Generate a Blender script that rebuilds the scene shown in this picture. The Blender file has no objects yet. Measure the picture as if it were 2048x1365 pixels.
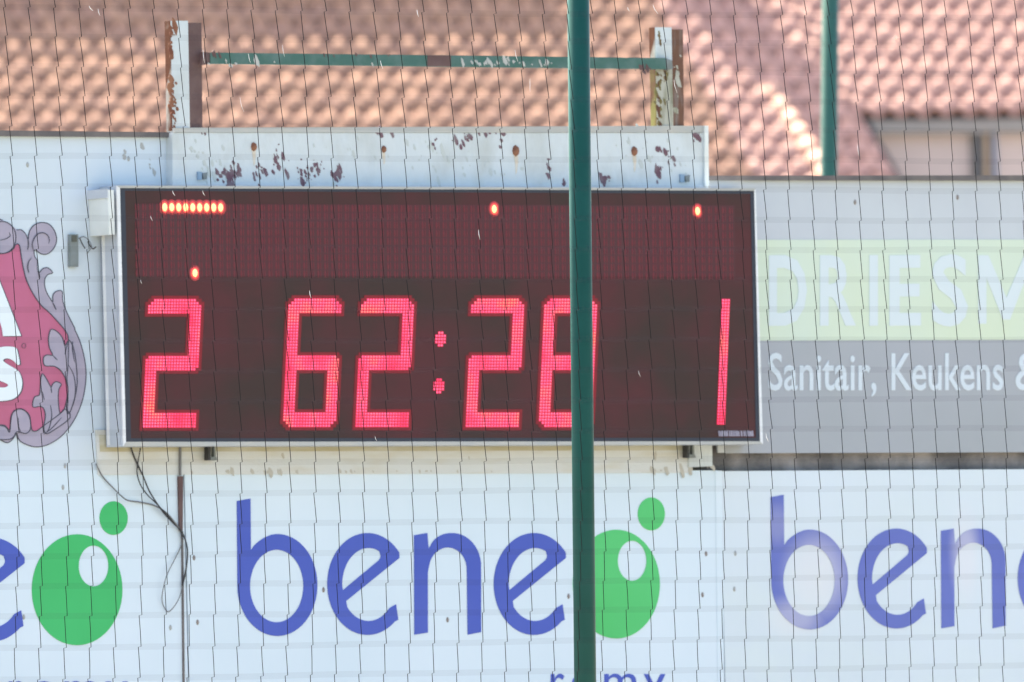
import bpy, bmesh, math, random
from mathutils import Vector, Matrix
random.seed(7)
SC = bpy.context.scene
COL = SC.collection

# ------------------------------------------------------------------ camera
FPX = 38000.0                       # focal length in pixels of a 2048 px wide picture
YAW = math.radians(35); ROLL = math.radians(1.4)
DIST = 76.0; CENTRE_Z = 4.1; EYE_Z = 1.6
fh = Vector((math.sin(YAW), math.cos(YAW), 0))
CAM = Vector((0, 0, EYE_Z)) - fh * DIST
FWD = (Vector((0, 0, CENTRE_Z)) - CAM).normalized()
r0 = FWD.cross(Vector((0, 0, 1))).normalized(); u0 = r0.cross(FWD)
CUP = u0 * math.cos(ROLL) + r0 * math.sin(ROLL)
CRT = r0 * math.cos(ROLL) - u0 * math.sin(ROLL)
cd = bpy.data.cameras.new('camera'); cam = bpy.data.objects.new('camera', cd); COL.objects.link(cam)
cam.matrix_world = Matrix(((CRT.x, CUP.x, -FWD.x, CAM.x), (CRT.y, CUP.y, -FWD.y, CAM.y), (CRT.z, CUP.z, -FWD.z, CAM.z), (0, 0, 0, 1)))
cd.sensor_width = 36; cd.lens = FPX / 2048 * 36; cd.clip_start = 0.5; cd.clip_end = 6000
cd.dof.use_dof = True; cd.dof.focus_distance = 71.0; cd.dof.aperture_fstop = 7.5
SC.camera = cam

# house directions (needed for the sun)
HA = math.radians(19)
HB = Vector((math.sin(HA), math.cos(HA), 0)); HX = Vector((math.cos(HA), -math.sin(HA), 0))
SL = math.radians(30)
US = HB * math.cos(SL) + Vector((0, 0, math.sin(SL)))
RN = -HB * math.sin(SL) + Vector((0, 0, math.cos(SL)))
GR = math.radians(26)
SUN = (RN * math.sin(GR) + (HX * -0.14 + US * 0.99).normalized() * math.cos(GR)).normalized()

# ------------------------------------------------------------------ world, sun, exposure
w = bpy.data.worlds.new('World'); SC.world = w; w.use_nodes = True
nt = w.node_tree; nt.nodes.clear()
sky = nt.nodes.new('ShaderNodeTexSky'); sky.sky_type = 'NISHITA'; sky.sun_disc = False
sky.sun_elevation = math.asin(SUN.z); sky.sun_rotation = math.atan2(SUN.x, SUN.y)
sky.air_density = 1.0; sky.dust_density = 5.0; sky.ozone_density = 0.6
bg = nt.nodes.new('ShaderNodeBackground'); bg.inputs['Strength'].default_value = 0.082
wo = nt.nodes.new('ShaderNodeOutputWorld')
nt.links.new(sky.outputs[0], bg.inputs[0]); nt.links.new(bg.outputs[0], wo.inputs[0])
sd = bpy.data.lights.new('sun', 'SUN'); sd.energy = 5.0; sd.angle = math.radians(0.5); sd.color = (1.0, 0.87, 0.70)
so = bpy.data.objects.new('sun', sd); COL.objects.link(so)
so.rotation_euler = (-SUN).to_track_quat('-Z', 'Y').to_euler(); so.location = (0, 0, 40)
SC.view_settings.view_transform = 'Standard'; SC.view_settings.look = 'None'
SC.view_settings.gamma = 1; SC.view_settings.use_curve_mapping = False
SC.view_settings.exposure = 2.76
SC.render.engine = 'CYCLES'
SC.cycles.transparent_max_bounces = 24

# ------------------------------------------------------------------ helpers
def ray(px, py):
    return (FWD + CRT * ((px - 1024) / FPX) - CUP * ((py - 682.5) / FPX)).normalized()
def P(px, py, Y=0.0):
    "point where the sight line through a photo pixel meets the plane y = Y (a plane parallel to the wall)"
    d = ray(px, py); return CAM + d * ((Y - CAM.y) / d.y)
def col(r, g, b):                   # display value 0..255 -> linear
    f = lambda c: (c / 255 / 12.92) if c <= 10 else ((c / 255 + 0.055) / 1.055) ** 2.4
    return (f(r), f(g), f(b))
MATS = {}
def mat(name, c, rough=0.6, c2=None, nscale=8.0, lo=0.4, hi=0.65, stretch=(1, 1, 1), bump=0.0, bscale=40, metal=0.0, spec=0.5, alpha=1.0, emit=None, estr=0.0, coat=0.0, detail=6):
    if name in MATS: return MATS[name]
    m = bpy.data.materials.new(name); m.use_nodes = True; MATS[name] = m
    n = m.node_tree.nodes; l = m.node_tree.links; b = n['Principled BSDF']
    b.inputs['Roughness'].default_value = rough; b.inputs['Metallic'].default_value = metal
    b.inputs['Specular IOR Level'].default_value = spec; b.inputs['Alpha'].default_value = alpha
    b.inputs['Base Color'].default_value = (*c, 1)
    if coat: b.inputs['Coat Weight'].default_value = coat; b.inputs['Coat Roughness'].default_value = 0.12
    if emit: b.inputs['Emission Color'].default_value = (*emit, 1); b.inputs['Emission Strength'].default_value = estr
    tc = n.new('ShaderNodeTexCoord'); mp = n.new('ShaderNodeMapping'); mp.inputs['Scale'].default_value = stretch
    l.new(tc.outputs['Object'], mp.inputs[0])
    if c2:
        t = n.new('ShaderNodeTexNoise'); t.inputs['Scale'].default_value = nscale; t.inputs['Detail'].default_value = detail
        r = n.new('ShaderNodeValToRGB'); r.color_ramp.elements[0].position = lo; r.color_ramp.elements[1].position = hi
        r.color_ramp.elements[0].color = (*c, 1); r.color_ramp.elements[1].color = (*c2, 1)
        l.new(mp.outputs[0], t.inputs['Vector']); l.new(t.outputs['Fac'], r.inputs[0]); l.new(r.outputs[0], b.inputs['Base Color'])
        if emit is None: pass
    if bump:
        t2 = n.new('ShaderNodeTexNoise'); t2.inputs['Scale'].default_value = bscale; t2.inputs['Detail'].default_value = 4
        bp = n.new('ShaderNodeBump'); bp.inputs['Strength'].default_value = bump; bp.inputs['Distance'].default_value = 0.02
        l.new(mp.outputs[0], t2.inputs['Vector']); l.new(t2.outputs['Fac'], bp.inputs['Height']); l.new(bp.outputs[0], b.inputs['Normal'])
    return m

def tag(o, label=None, cat=None, group=None, kind=None):
    if label: o['label'] = label
    if cat: o['category'] = cat
    if group: o['group'] = group
    if kind: o['kind'] = kind
    return o
def thing(name, loc, label, cat, group=None):
    o = bpy.data.objects.new(name, None); COL.objects.link(o); o.location = loc; o.empty_display_size = 0.2
    return tag(o, label, cat, group)
def wloc(o):
    v = Vector(o.location)
    while o.parent: o = o.parent; v += Vector(o.location)
    return v
def link(name, mesh_verts, faces, m, parent=None, smooth=False, origin=None):
    c = origin
    if c is None:
        lo = Vector([min(v[k] for v in mesh_verts) for k in range(3)]); hi = Vector([max(v[k] for v in mesh_verts) for k in range(3)])
        c = (lo + hi) / 2
        if parent is None: c.z = lo.z
    me = bpy.data.meshes.new(name); me.from_pydata([tuple(Vector(v) - c) for v in mesh_verts], [], faces)
    me.materials.append(m); me.update()
    if smooth:
        for p in me.polygons: p.use_smooth = True
    o = bpy.data.objects.new(name, me); COL.objects.link(o)
    if parent: o.parent = parent; o.location = c - wloc(parent)
    else: o.location = c
    return o
class MB:
    def __init__(s): s.v = []; s.f = []
    def add(s, vs, fs):
        k = len(s.v); s.v += [Vector(x) for x in vs]; s.f += [tuple(i + k for i in f) for f in fs]
    def box(s, a, b):
        (x0, y0, z0), (x1, y1, z1) = a, b
        s.hexa([(x0, y0, z0), (x1, y0, z0), (x1, y0, z1), (x0, y0, z1)], [(x0, y1, z0), (x1, y1, z0), (x1, y1, z1), (x0, y1, z1)])
    def hexa(s, fr, bk):     # front quad (counter-clockwise seen from the front) and the quad behind it
        s.add(list(fr) + list(bk), [(0, 1, 2, 3), (5, 4, 7, 6), (1, 5, 6, 2), (4, 0, 3, 7), (3, 2, 6, 7), (4, 5, 1, 0)])
    def quad_px(s, px, Y, th):   # px: bl, br, tr, tl in photo pixels, laid on plane Y and th thick behind it
        fr = [P(x, y, Y) for x, y in px]; bk = [Vector((p.x, p.y + th, p.z)) for p in fr]; s.hexa(fr, bk)
    def tube(s, pts, r, n=6):
        pts = [Vector(p) for p in pts]; k = len(s.v); m = len(pts); rr = r if isinstance(r, (list, tuple)) else [r] * m
        for i, p in enumerate(pts):
            t = (pts[min(i + 1, m - 1)] - pts[max(i - 1, 0)]).normalized()
            a = t.cross(Vector((0, 1, 0)))
            if a.length < 1e-3: a = t.cross(Vector((1, 0, 0)))
            a.normalize(); b = t.cross(a)
            for j in range(n):
                q = 2 * math.pi * j / n; s.v.append(p + (a * math.cos(q) + b * math.sin(q)) * rr[i])
        for i in range(m - 1):
            for j in range(n):
                j2 = (j + 1) % n; s.f.append((k + i * n + j, k + (i + 1) * n + j, k + (i + 1) * n + j2, k + i * n + j2))
        s.f.append(tuple(k + j for j in range(n))); s.f.append(tuple(k + (m - 1) * n + j for j in reversed(range(n))))
    def dome(s, c, rx, rz, h, n=8):   # bead proud of a plane facing -Y
        k = len(s.v); c = Vector(c)
        for (q, d) in ((1.0, 0), (0.8, 0.7)):
            for j in range(n):
                a = 2 * math.pi * j / n; s.v.append(c + Vector((math.cos(a) * rx * q, -h * d, math.sin(a) * rz * q)))
        s.v.append(c + Vector((0, -h, 0)))
        for j in range(n):
            j2 = (j + 1) % n; s.f.append((k + j, k + j2, k + n + j2, k + n + j)); s.f.append((k + n + j, k + n + j2, k + 2 * n))
    def build(s, name, m, parent=None, smooth=False, origin=None): return link(name, s.v, s.f, m, parent, smooth, origin)

def curve_mesh(loops, e):
    cu = bpy.data.curves.new('c', 'CURVE'); cu.dimensions = '2D'; cu.fill_mode = 'BOTH'; cu.extrude = e
    for lp in loops:
        sp = cu.splines.new('POLY'); sp.points.add(len(lp) - 1); sp.use_cyclic_u = True
        for i, (x, y) in enumerate(lp): sp.points[i].co = (x, y, 0, 1)
    return _conv(cu)
def _conv(cu):
    o = bpy.data.objects.new('tmp', cu); COL.objects.link(o); dg = bpy.context.evaluated_depsgraph_get()
    me = bpy.data.meshes.new_from_object(o.evaluated_get(dg)); vs = [v.co.copy() for v in me.vertices]; fs = [tuple(p.vertices) for p in me.polygons]
    bpy.data.objects.remove(o); bpy.data.curves.remove(cu); bpy.data.meshes.remove(me)
    return vs, fs
def plate(name, loops, Y, th, m, parent=None, origin=None):
    "flat shape with holes, given in photo pixels, standing on the plane Y with its thickness behind"
    vs, fs = curve_mesh([[(x / 100, -y / 100) for x, y in lp] for lp in loops], 0.1)
    out = []
    for v in vs:
        p = P(v.x * 100, -v.y * 100, Y); p.y = Y + th * (0.1 - v.z) / 0.2; out.append(p)
    return link(name, out, fs, m, parent, origin=origin)
def ell(cx, cy, rx, ry, n=56, a0=0, a1=360):
    return [(cx + rx * math.cos(math.radians(a0 + (a1 - a0) * i / n)), cy + ry * math.sin(math.radians(a0 + (a1 - a0) * i / n))) for i in range(n if a1 - a0 == 360 else n + 1)]
def smooth_loop(pts, closed=True, k=4):
    out = []; n = len(pts)
    for i in range(n if closed else n - 1):
        p0 = pts[(i - 1) % n] if closed or i > 0 else pts[i]; p1 = pts[i]; p2 = pts[(i + 1) % n]
        p3 = pts[(i + 2) % n] if closed or i + 2 < n else p2
        for j in range(k):
            t = j / k
            f = lambda a, b, c, d: 0.5 * (2 * b + (c - a) * t + (2 * a - 5 * b + 4 * c - d) * t * t + (3 * b - a - 3 * c + d) * t ** 3)
            out.append((f(p0[0], p1[0], p2[0], p3[0]), f(p0[1], p1[1], p2[1], p3[1])))
    if not closed: out.append(pts[-1])
    return out
def ribbon(mb, pts, width, Y, th=0.001, closed=False, taper=False):
    n = len(pts)
    rng = range(n) if closed else range(n)
    L = []; R = []
    for i in rng:
        a = pts[(i - 1) % n] if closed or i > 0 else pts[i]; b = pts[(i + 1) % n] if closed or i < n - 1 else pts[i]
        dx, dy = b[0] - a[0], b[1] - a[1]; d = math.hypot(dx, dy) or 1; w = width / 2
        if taper: w *= math.sin(math.pi * (0.12 + 0.88 * i / n)) + 0.15
        L.append((pts[i][0] - dy / d * w, pts[i][1] + dx / d * w)); R.append((pts[i][0] + dy / d * w, pts[i][1] - dx / d * w))
    k = len(mb.v)
    for i in range(n):
        for q in (L[i], R[i]):
            p = P(q[0], q[1], Y); mb.v.append(p)
        for q in (L[i], R[i]):
            p = P(q[0], q[1], Y); p.y += th; mb.v.append(p)
    for i in range(n if closed else n - 1):
        a = k + 4 * i; b = k + 4 * ((i + 1) % n)
        mb.f += [(a, b, b + 1, a + 1), (a, a + 2, b + 2, b), (a + 1, b + 1, b + 3, a + 3)]

def glyph(ch, bold=0.0, e=0.05):
    cu = bpy.data.curves.new('t', 'FONT'); cu.body = ch; cu.extrude = e; cu.offset = bold; cu.resolution_u = 3
    return _conv(cu)
def word(parent, txt, x0, x1, yb0, yb1, caph, Y, th, m, bold=0.0, bottom=1.0, space=1.0):
    "letters of a word as separate parts: left and right edge, baseline at both ends, capital height, in photo pixels"
    capv, _ = glyph('K', bold); capu = max(v.y for v in capv)
    items = []; right = 0.0
    for k, ch in enumerate(txt):
        vs, fs = glyph(ch, bold)
        if not vs: continue
        pv, _ = glyph(txt[:k + 1], bold); off = max(v.x for v in pv) - max(v.x for v in vs)
        items.append((ch, vs, fs, off * space))
    L = min(v.x + it[3] for it in items for v in it[1]); R = max(v.x + it[3] for it in items for v in it[1])
    for ch, vs, fs, off in items:
        out = []
        for v in vs:
            t = (v.x + off - L) / (R - L); px = x0 + t * (x1 - x0); py = yb0 + t * (yb1 - yb0) - v.y / capu * caph
            p = P(px, py, Y); p.y = Y + th * (0.05 - v.z) / 0.1; out.append(p)
        link('letter', out, fs, m, parent)
def dup(root, dx, name=None):
    c = root.copy(); COL.objects.link(c); c.location = Vector(root.location) + Vector((dx, 0, 0))
    for ch in list(root.children):
        d = ch.copy(); COL.objects.link(d); d.parent = c
    return c

# ------------------------------------------------------------------ materials
M_grass = mat('grass_green', (0.045, 0.085, 0.025), 0.9, (0.07, 0.10, 0.035), nscale=0.6)
M_conc = mat('dirty_concrete', (0.13, 0.125, 0.125), 0.9, (0.34, 0.32, 0.31), nscale=6, lo=0.42, hi=0.72, bump=0.5, bscale=30)
M_white = mat('white_hoarding', (0.635, 0.725, 0.785), 0.32, (0.58, 0.685, 0.745), nscale=1.6, lo=0.3, hi=0.75, bump=0.10, bscale=1.1)
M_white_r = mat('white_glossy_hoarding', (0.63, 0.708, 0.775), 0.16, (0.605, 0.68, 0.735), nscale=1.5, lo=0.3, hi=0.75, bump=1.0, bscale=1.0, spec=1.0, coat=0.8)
M_up_left = mat('pale_banner', (0.56, 0.63, 0.69), 0.4, (0.52, 0.60, 0.65), nscale=2.5, lo=0.35, hi=0.8, bump=0.08, bscale=2, stretch=(2, 1, 0.5))
M_up_right = mat('grey_white_banner', (0.50, 0.54, 0.57), 0.4, (0.46, 0.49, 0.53), nscale=2, bump=0.05, bscale=2)
M_cream = mat('stained_cream_board', (0.58, 0.60, 0.58), 0.7, (0.52, 0.49, 0.39), nscale=4, lo=0.5, hi=0.85, stretch=(1, 1, 5), bump=0.2)
M_beam = mat('weathered_white_paint', (0.55, 0.60, 0.61), 0.6, (0.43, 0.46, 0.44), spec=0.2, nscale=7, lo=0.5, hi=0.8, stretch=(1, 1, 0.6), bump=0.25, bscale=30)
M_flake = mat('bare_maroon_primer', (0.13, 0.065, 0.085), 0.8, (0.2, 0.15, 0.16), nscale=30)
M_rust = mat('rusty_steel', (0.16, 0.055, 0.03), 0.85, (0.28, 0.13, 0.07), nscale=16, bump=0.4)
M_drip = mat('rust_drip', (0.58, 0.50, 0.38), 0.8, (0.60, 0.58, 0.52), nscale=25)
M_primer = mat('brown_primer', (0.095, 0.05, 0.047), 0.7, (0.125, 0.075, 0.07), nscale=10, bump=0.2)
M_primer2 = mat('rusty_brown_primer', (0.13, 0.06, 0.035), 0.8, (0.22, 0.19, 0.17), nscale=9, lo=0.5, hi=0.72, stretch=(3, 1, 0.6))
M_moss = mat('mossy_rust', (0.11, 0.045, 0.03), 0.9, (0.17, 0.16, 0.05), nscale=10, lo=0.4, hi=0.6, stretch=(6, 1, 0.6))
M_pale = mat('mossy_pale_paint', (0.40, 0.40, 0.34), 0.8, (0.22, 0.22, 0.15), nscale=14, lo=0.45, hi=0.7, stretch=(3, 1, 0.5))
M_rail = mat('faded_green_rail', (0.060, 0.135, 0.115), 0.7, (0.10, 0.17, 0.155), spec=0.2, nscale=12, lo=0.45, hi=0.7, bump=0.2)
M_post = mat('green_coated_post', (0.003, 0.058, 0.048), 0.45, (0.005, 0.066, 0.056), nscale=3, spec=0.2)
M_post2 = mat('green_post_far', (0.018, 0.085, 0.065), 0.45, (0.022, 0.09, 0.07), nscale=3, spec=0.3)
M_cap = mat('dark_cap_rail', (0.10, 0.09, 0.09), 0.7, (0.16, 0.14, 0.13), nscale=8)
M_alu = mat('brushed_aluminium', (0.52, 0.56, 0.61), 0.5, (0.46, 0.50, 0.55), nscale=3, metal=0.15)
M_alu_w = mat('light_aluminium_edge', (0.74, 0.76, 0.77), 0.45, (0.66, 0.68, 0.68), nscale=8)
M_alu_d = mat('dull_aluminium', (0.40, 0.41, 0.39), 0.6, (0.46, 0.45, 0.40), nscale=5)
M_groove = mat('shadowed_groove_grey', (0.22, 0.26, 0.34), 0.6)  # blue-grey tone of narrow casing strips and one downpipe
M_bezel = mat('navy_black_bezel', (0.018, 0.024, 0.042), 0.5)
M_face = mat('dark_brown_screen', (0.044, 0.025, 0.022), 0.5, (0.078, 0.022, 0.025), spec=0.22, nscale=2.2, lo=0.4, hi=0.62)
M_field = mat('red_tinted_screen', (0.082, 0.024, 0.030), 0.55, (0.074, 0.028, 0.032), nscale=2, spec=0.25)
M_off = mat('unlit_red_led', (0.145, 0.028, 0.036), 0.5, spec=0.2)
M_seg = mat('red_segment_glow', (0.4, 0.02, 0.05), 0.5, emit=(0.80, 0.006, 0.05), estr=0.06)
M_glow_rim = mat('dim_red_rim', (0.10, 0.02, 0.025), 0.6, emit=(0.9, 0.008, 0.03), estr=0.024, spec=0.2)
M_core = mat('amber_white_led', (0.4, 0.3, 0.15), 0.4, emit=(1.0, 0.80, 0.30), estr=0.19)
M_halo = mat('red_led_lens', (0.8, 0.05, 0.05), 0.4, emit=(1.0, 0.07, 0.05), estr=0.13)  # glow round the core, painted as an emissive red disc
M_dim_halo = mat('dim_red_lens', (0.25, 0.03, 0.035), 0.4, emit=(1.0, 0.02, 0.03), estr=0.036)
M_boxw = mat('offwhite_plastic_box', (0.66, 0.70, 0.68), 0.5, (0.60, 0.63, 0.60), nscale=6)
M_grey = mat('grey_galvanised', (0.20, 0.235, 0.24), 0.6, (0.15, 0.165, 0.155), nscale=12)
M_black = mat('black_cable', (0.022, 0.022, 0.024), 0.5)
M_black2 = mat('dusty_cable', (0.16, 0.165, 0.17), 0.7)
M_blue = mat('royal_blue_vinyl', (0.055, 0.092, 0.43), 0.35, (0.066, 0.105, 0.45), spec=0.35, nscale=2)
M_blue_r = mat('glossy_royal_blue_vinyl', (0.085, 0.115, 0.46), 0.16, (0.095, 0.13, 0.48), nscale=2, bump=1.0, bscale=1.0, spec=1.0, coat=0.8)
M_green = mat('leaf_green_vinyl', (0.045, 0.43, 0.125), 0.4, (0.05, 0.46, 0.14), spec=0.3, nscale=2)
M_green_m = mat('pale_leaf_green_vinyl', (0.09, 0.52, 0.165), 0.4, (0.075, 0.49, 0.14), spec=0.3, nscale=2)
M_lime = mat('faded_lime_band', (0.56, 0.655, 0.545), 0.45, (0.575, 0.66, 0.50), nscale=1.5)
M_ltxt = mat('pale_blue_white_letter', (0.585, 0.665, 0.69), 0.4)
M_gband = mat('mid_grey_band', (0.345, 0.365, 0.40), 0.45, (0.31, 0.335, 0.35), nscale=1.3, lo=0.35, hi=0.7)
M_gtxt = mat('pale_letter', (0.56, 0.63, 0.68), 0.4)
M_lilac = mat('grey_lilac_print', (0.36, 0.32, 0.40), 0.45, (0.30, 0.28, 0.36), nscale=9)
M_pink = mat('raspberry_print', (0.46, 0.115, 0.22), 0.45, (0.43, 0.10, 0.185), nscale=5)
M_dark = mat('dark_outline_print', (0.06, 0.058, 0.085), 0.5)
M_wtxt = mat('white_print', (0.70, 0.78, 0.82), 0.45)
M_net = mat('dark_net_cord', (0.020, 0.020, 0.021), 0.9, spec=0.0)
M_netb = mat('sheer_net_band', (0.06, 0.06, 0.075), 0.9, alpha=0.09, spec=0.0)
M_fluff = mat('pale_fluff', (0.8, 0.8, 0.8), 0.9)
M_speck = mat('brown_screw', (0.24, 0.21, 0.19), 0.7)
M_speck2 = mat('grey_screw', (0.36, 0.37, 0.36), 0.7)
M_tileA = [mat('weathered_clay_%d' % i, c, 0.75, c2, nscale=14, lo=0.35, hi=0.75, bump=0.3) for i, (c, c2) in enumerate([((0.50, 0.285, 0.18), (0.34, 0.19, 0.145)), ((0.54, 0.31, 0.195), (0.40, 0.225, 0.16)), ((0.45, 0.25, 0.165), (0.29, 0.17, 0.135))])]
M_tileB = [mat('bright_clay_%d' % i, c, 0.55, c2, nscale=10, lo=0.4, hi=0.75, bump=0.15) for i, (c, c2) in enumerate([((0.58, 0.325, 0.255), (0.52, 0.275, 0.22)), ((0.54, 0.30, 0.235), (0.48, 0.255, 0.205))])]
M_deck = mat('roof_underlay', (0.16, 0.08, 0.065), 0.9)
M_render = mat('beige_render', (0.55, 0.445, 0.405), 0.9, (0.58, 0.47, 0.43), nscale=1.5, bump=0.1)
M_render2 = mat('grey_render', (0.36, 0.35, 0.33), 0.9, (0.4, 0.39, 0.37), nscale=2)
M_fascia = mat('pale_grey_gutter', (0.31, 0.285, 0.26), 0.8, (0.29, 0.265, 0.245), spec=0.1, nscale=2)
M_pipe = mat('dark_downpipe', (0.075, 0.08, 0.09), 0.5)
M_ochre = mat('ochre_trim', (0.44, 0.31, 0.19), 0.8)
M_brick = mat('red_brick_plain', (0.26, 0.11, 0.08), 0.9, (0.3, 0.15, 0.11), nscale=20)

def painted_reflection(m, spots):
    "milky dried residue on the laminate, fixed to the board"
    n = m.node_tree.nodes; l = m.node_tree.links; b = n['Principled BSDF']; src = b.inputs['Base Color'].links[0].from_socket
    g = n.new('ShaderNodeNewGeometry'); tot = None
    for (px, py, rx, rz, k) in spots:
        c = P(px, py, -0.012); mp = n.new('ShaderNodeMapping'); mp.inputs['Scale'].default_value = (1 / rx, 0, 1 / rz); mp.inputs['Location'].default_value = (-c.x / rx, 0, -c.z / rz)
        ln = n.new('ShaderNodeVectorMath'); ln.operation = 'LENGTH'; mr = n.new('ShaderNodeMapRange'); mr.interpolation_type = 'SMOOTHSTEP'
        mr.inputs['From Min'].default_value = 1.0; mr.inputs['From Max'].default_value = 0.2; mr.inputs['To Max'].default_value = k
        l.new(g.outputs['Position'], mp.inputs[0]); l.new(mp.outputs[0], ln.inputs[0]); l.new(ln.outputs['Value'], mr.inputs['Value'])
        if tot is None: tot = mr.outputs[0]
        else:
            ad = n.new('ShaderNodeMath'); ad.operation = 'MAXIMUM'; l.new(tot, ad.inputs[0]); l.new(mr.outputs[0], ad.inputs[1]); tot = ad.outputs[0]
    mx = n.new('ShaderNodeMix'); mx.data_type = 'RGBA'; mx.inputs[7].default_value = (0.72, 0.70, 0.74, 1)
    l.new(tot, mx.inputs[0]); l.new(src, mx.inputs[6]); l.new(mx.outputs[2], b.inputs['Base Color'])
SP = [(1635, 1150, 0.22, 0.24, 0.50), (1590, 1235, 0.2, 0.12, 0.42), (1930, 1110, 0.10, 0.26, 0.5), (1555, 1050, 0.10, 0.12, 0.18)]  # centres, radii and strength of the painted reflections
painted_reflection(M_blue_r, SP); painted_reflection(M_white_r, SP)

# ------------------------------------------------------------------ ground and perimeter wall
g = link('ground', [(-900, -900, 0), (900, -900, 0), (900, 900, 0), (-900, 900, 0)], [(0, 1, 2, 3)], M_grass, origin=Vector((0, 0, 0))); g['kind'] = 'structure'
bounce_apron = link('gravel_path', [(-300, -26, 0.004), (300, -26, 0.004), (300, -0.5, 0.004), (-300, -0.5, 0.004)], [(0, 1, 2, 3)], mat('warm_gravel', (0.165, 0.155, 0.14), 0.95, (0.14, 0.13, 0.12), nscale=12, bump=0.5), origin=Vector((0, 0, 0))); bounce_apron['kind'] = 'structure'  # added out of view to bounce warm light onto the wall front
bounce_yard = link('paved_yard', [(-300, 0.5, 0.004), (300, 0.5, 0.004), (300, 66, 0.004), (-300, 66, 0.004)], [(0, 1, 2, 3)], mat('light_paving', (0.17, 0.16, 0.15), 0.9, (0.15, 0.14, 0.135), nscale=3), origin=Vector((0, 0, 0))); bounce_yard['kind'] = 'structure'  # added out of view to bounce sunlight up at the houses

XL = P(-520, 700).x; XR = P(2600, 700).x
ZL = P(100, 268).z; ZR = P(1700, 356).z; XM = P(1400, 500).x; XC = P(343, 268).x
wall = thing('perimeter_wall', (0, 0.1, 0), 'low dark stained concrete wall that carries the advertising boards', 'wall')
mb = MB(); mb.box((XL, 0.03, 0), (XM, 0.20, ZL - 0.02)); mb.box((XM, 0.03, 0), (XR, 0.20, ZR - 0.02)); mb.build('wall_core', M_conc, wall)
mb = MB(); mb.quad_px([(-520, 269), (342, 275), (341, 265), (-520, 256)], -0.03, 0.24); mb.build('cap_rail', M_cap, wall)
mb = MB(); mb.quad_px([(1419, 361), (2600, 362), (2600, 350), (1419, 352)], -0.03, 0.24); mb.build('cap_rail', M_cap, wall)
# grime line inside the gap
def patches(name, centres, m, parent, Y, rnd, th=0.0015, n=1):
    mb = MB()
    for (cx, cy, rx, ry, cnt) in centres:
        for _ in range(cnt):
            a = rnd.gauss(0, 1) * 0.5; b = rnd.gauss(0, 1) * 0.5
            x = cx + a * rx; y = cy + b * ry; sx = rnd.choice((rnd.uniform(0.7, 2.6), rnd.uniform(0.7, 2.6), rnd.uniform(2.5, 5.2))); sy = sx * rnd.uniform(1.0, 3.2)
            k = 7; pts = [(x + sx * math.cos(2 * math.pi * j / k) * rnd.uniform(0.5, 1.3) + 0.25 * sy * math.sin(2 * math.pi * j / k), y + sy * math.sin(2 * math.pi * j / k) * rnd.uniform(0.5, 1.3)) for j in range(k)]
            v = [P(px, py, Y - rnd.uniform(0, 0.0006)) for px, py in reversed(pts)]
            bkk = [Vector((q.x, Y + th, q.z)) for q in v]
            mb.add(v + bkk, [tuple(range(k))] + [(j, j + k, (j + 1) % k + k, (j + 1) % k) for j in range(k)])
    o = mb.build(name, m, parent); o['kind'] = 'stuff'; return o

# ------------------------------------------------------------------ lower hoardings with blue lettering
PW = P(1541.7, 1170).x - P(474, 1170).x           # repeat of the printed panels along the wall
ZB = 1.9
def screws(parent, pts, Y, m):
    for x, y in pts:
        mb = MB(); mb.dome(P(x, y, Y), 0.0068, 0.0115, 0.004, 8); mb.build('screw', m, parent, True)
def letter_e(dx):
    cx, cy = 735.4 + dx, 1168.5; ix, iy = 737.5 + dx, 1169.5
    outer = [(cx + 80.5 * math.cos(math.radians(a)), cy - 102 * math.sin(math.radians(a))) for a in range(38, 316, 5)]
    outer += [(cx + 61.5, cy + 71.5), (cx + 57, cy + 40.5)]
    inner = [(ix + 54.5 * math.cos(math.radians(a)), iy - 73 * math.sin(math.radians(a))) for a in range(-40, -146, -6)]
    lo = [(799 + dx, 1116.5)] + outer + inner + [(692.5 + dx, 1202.5)]
    hole = [(ix + 53 * math.cos(math.radians(a)), iy - 73 * math.sin(math.radians(a))) for a in range(66, 184, 6)] + [(686 + dx, 1181), (758 + dx, 1121), (761 + dx, 1116), (761.5 + dx, 1111)]
    return [lo, hole]
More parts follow.
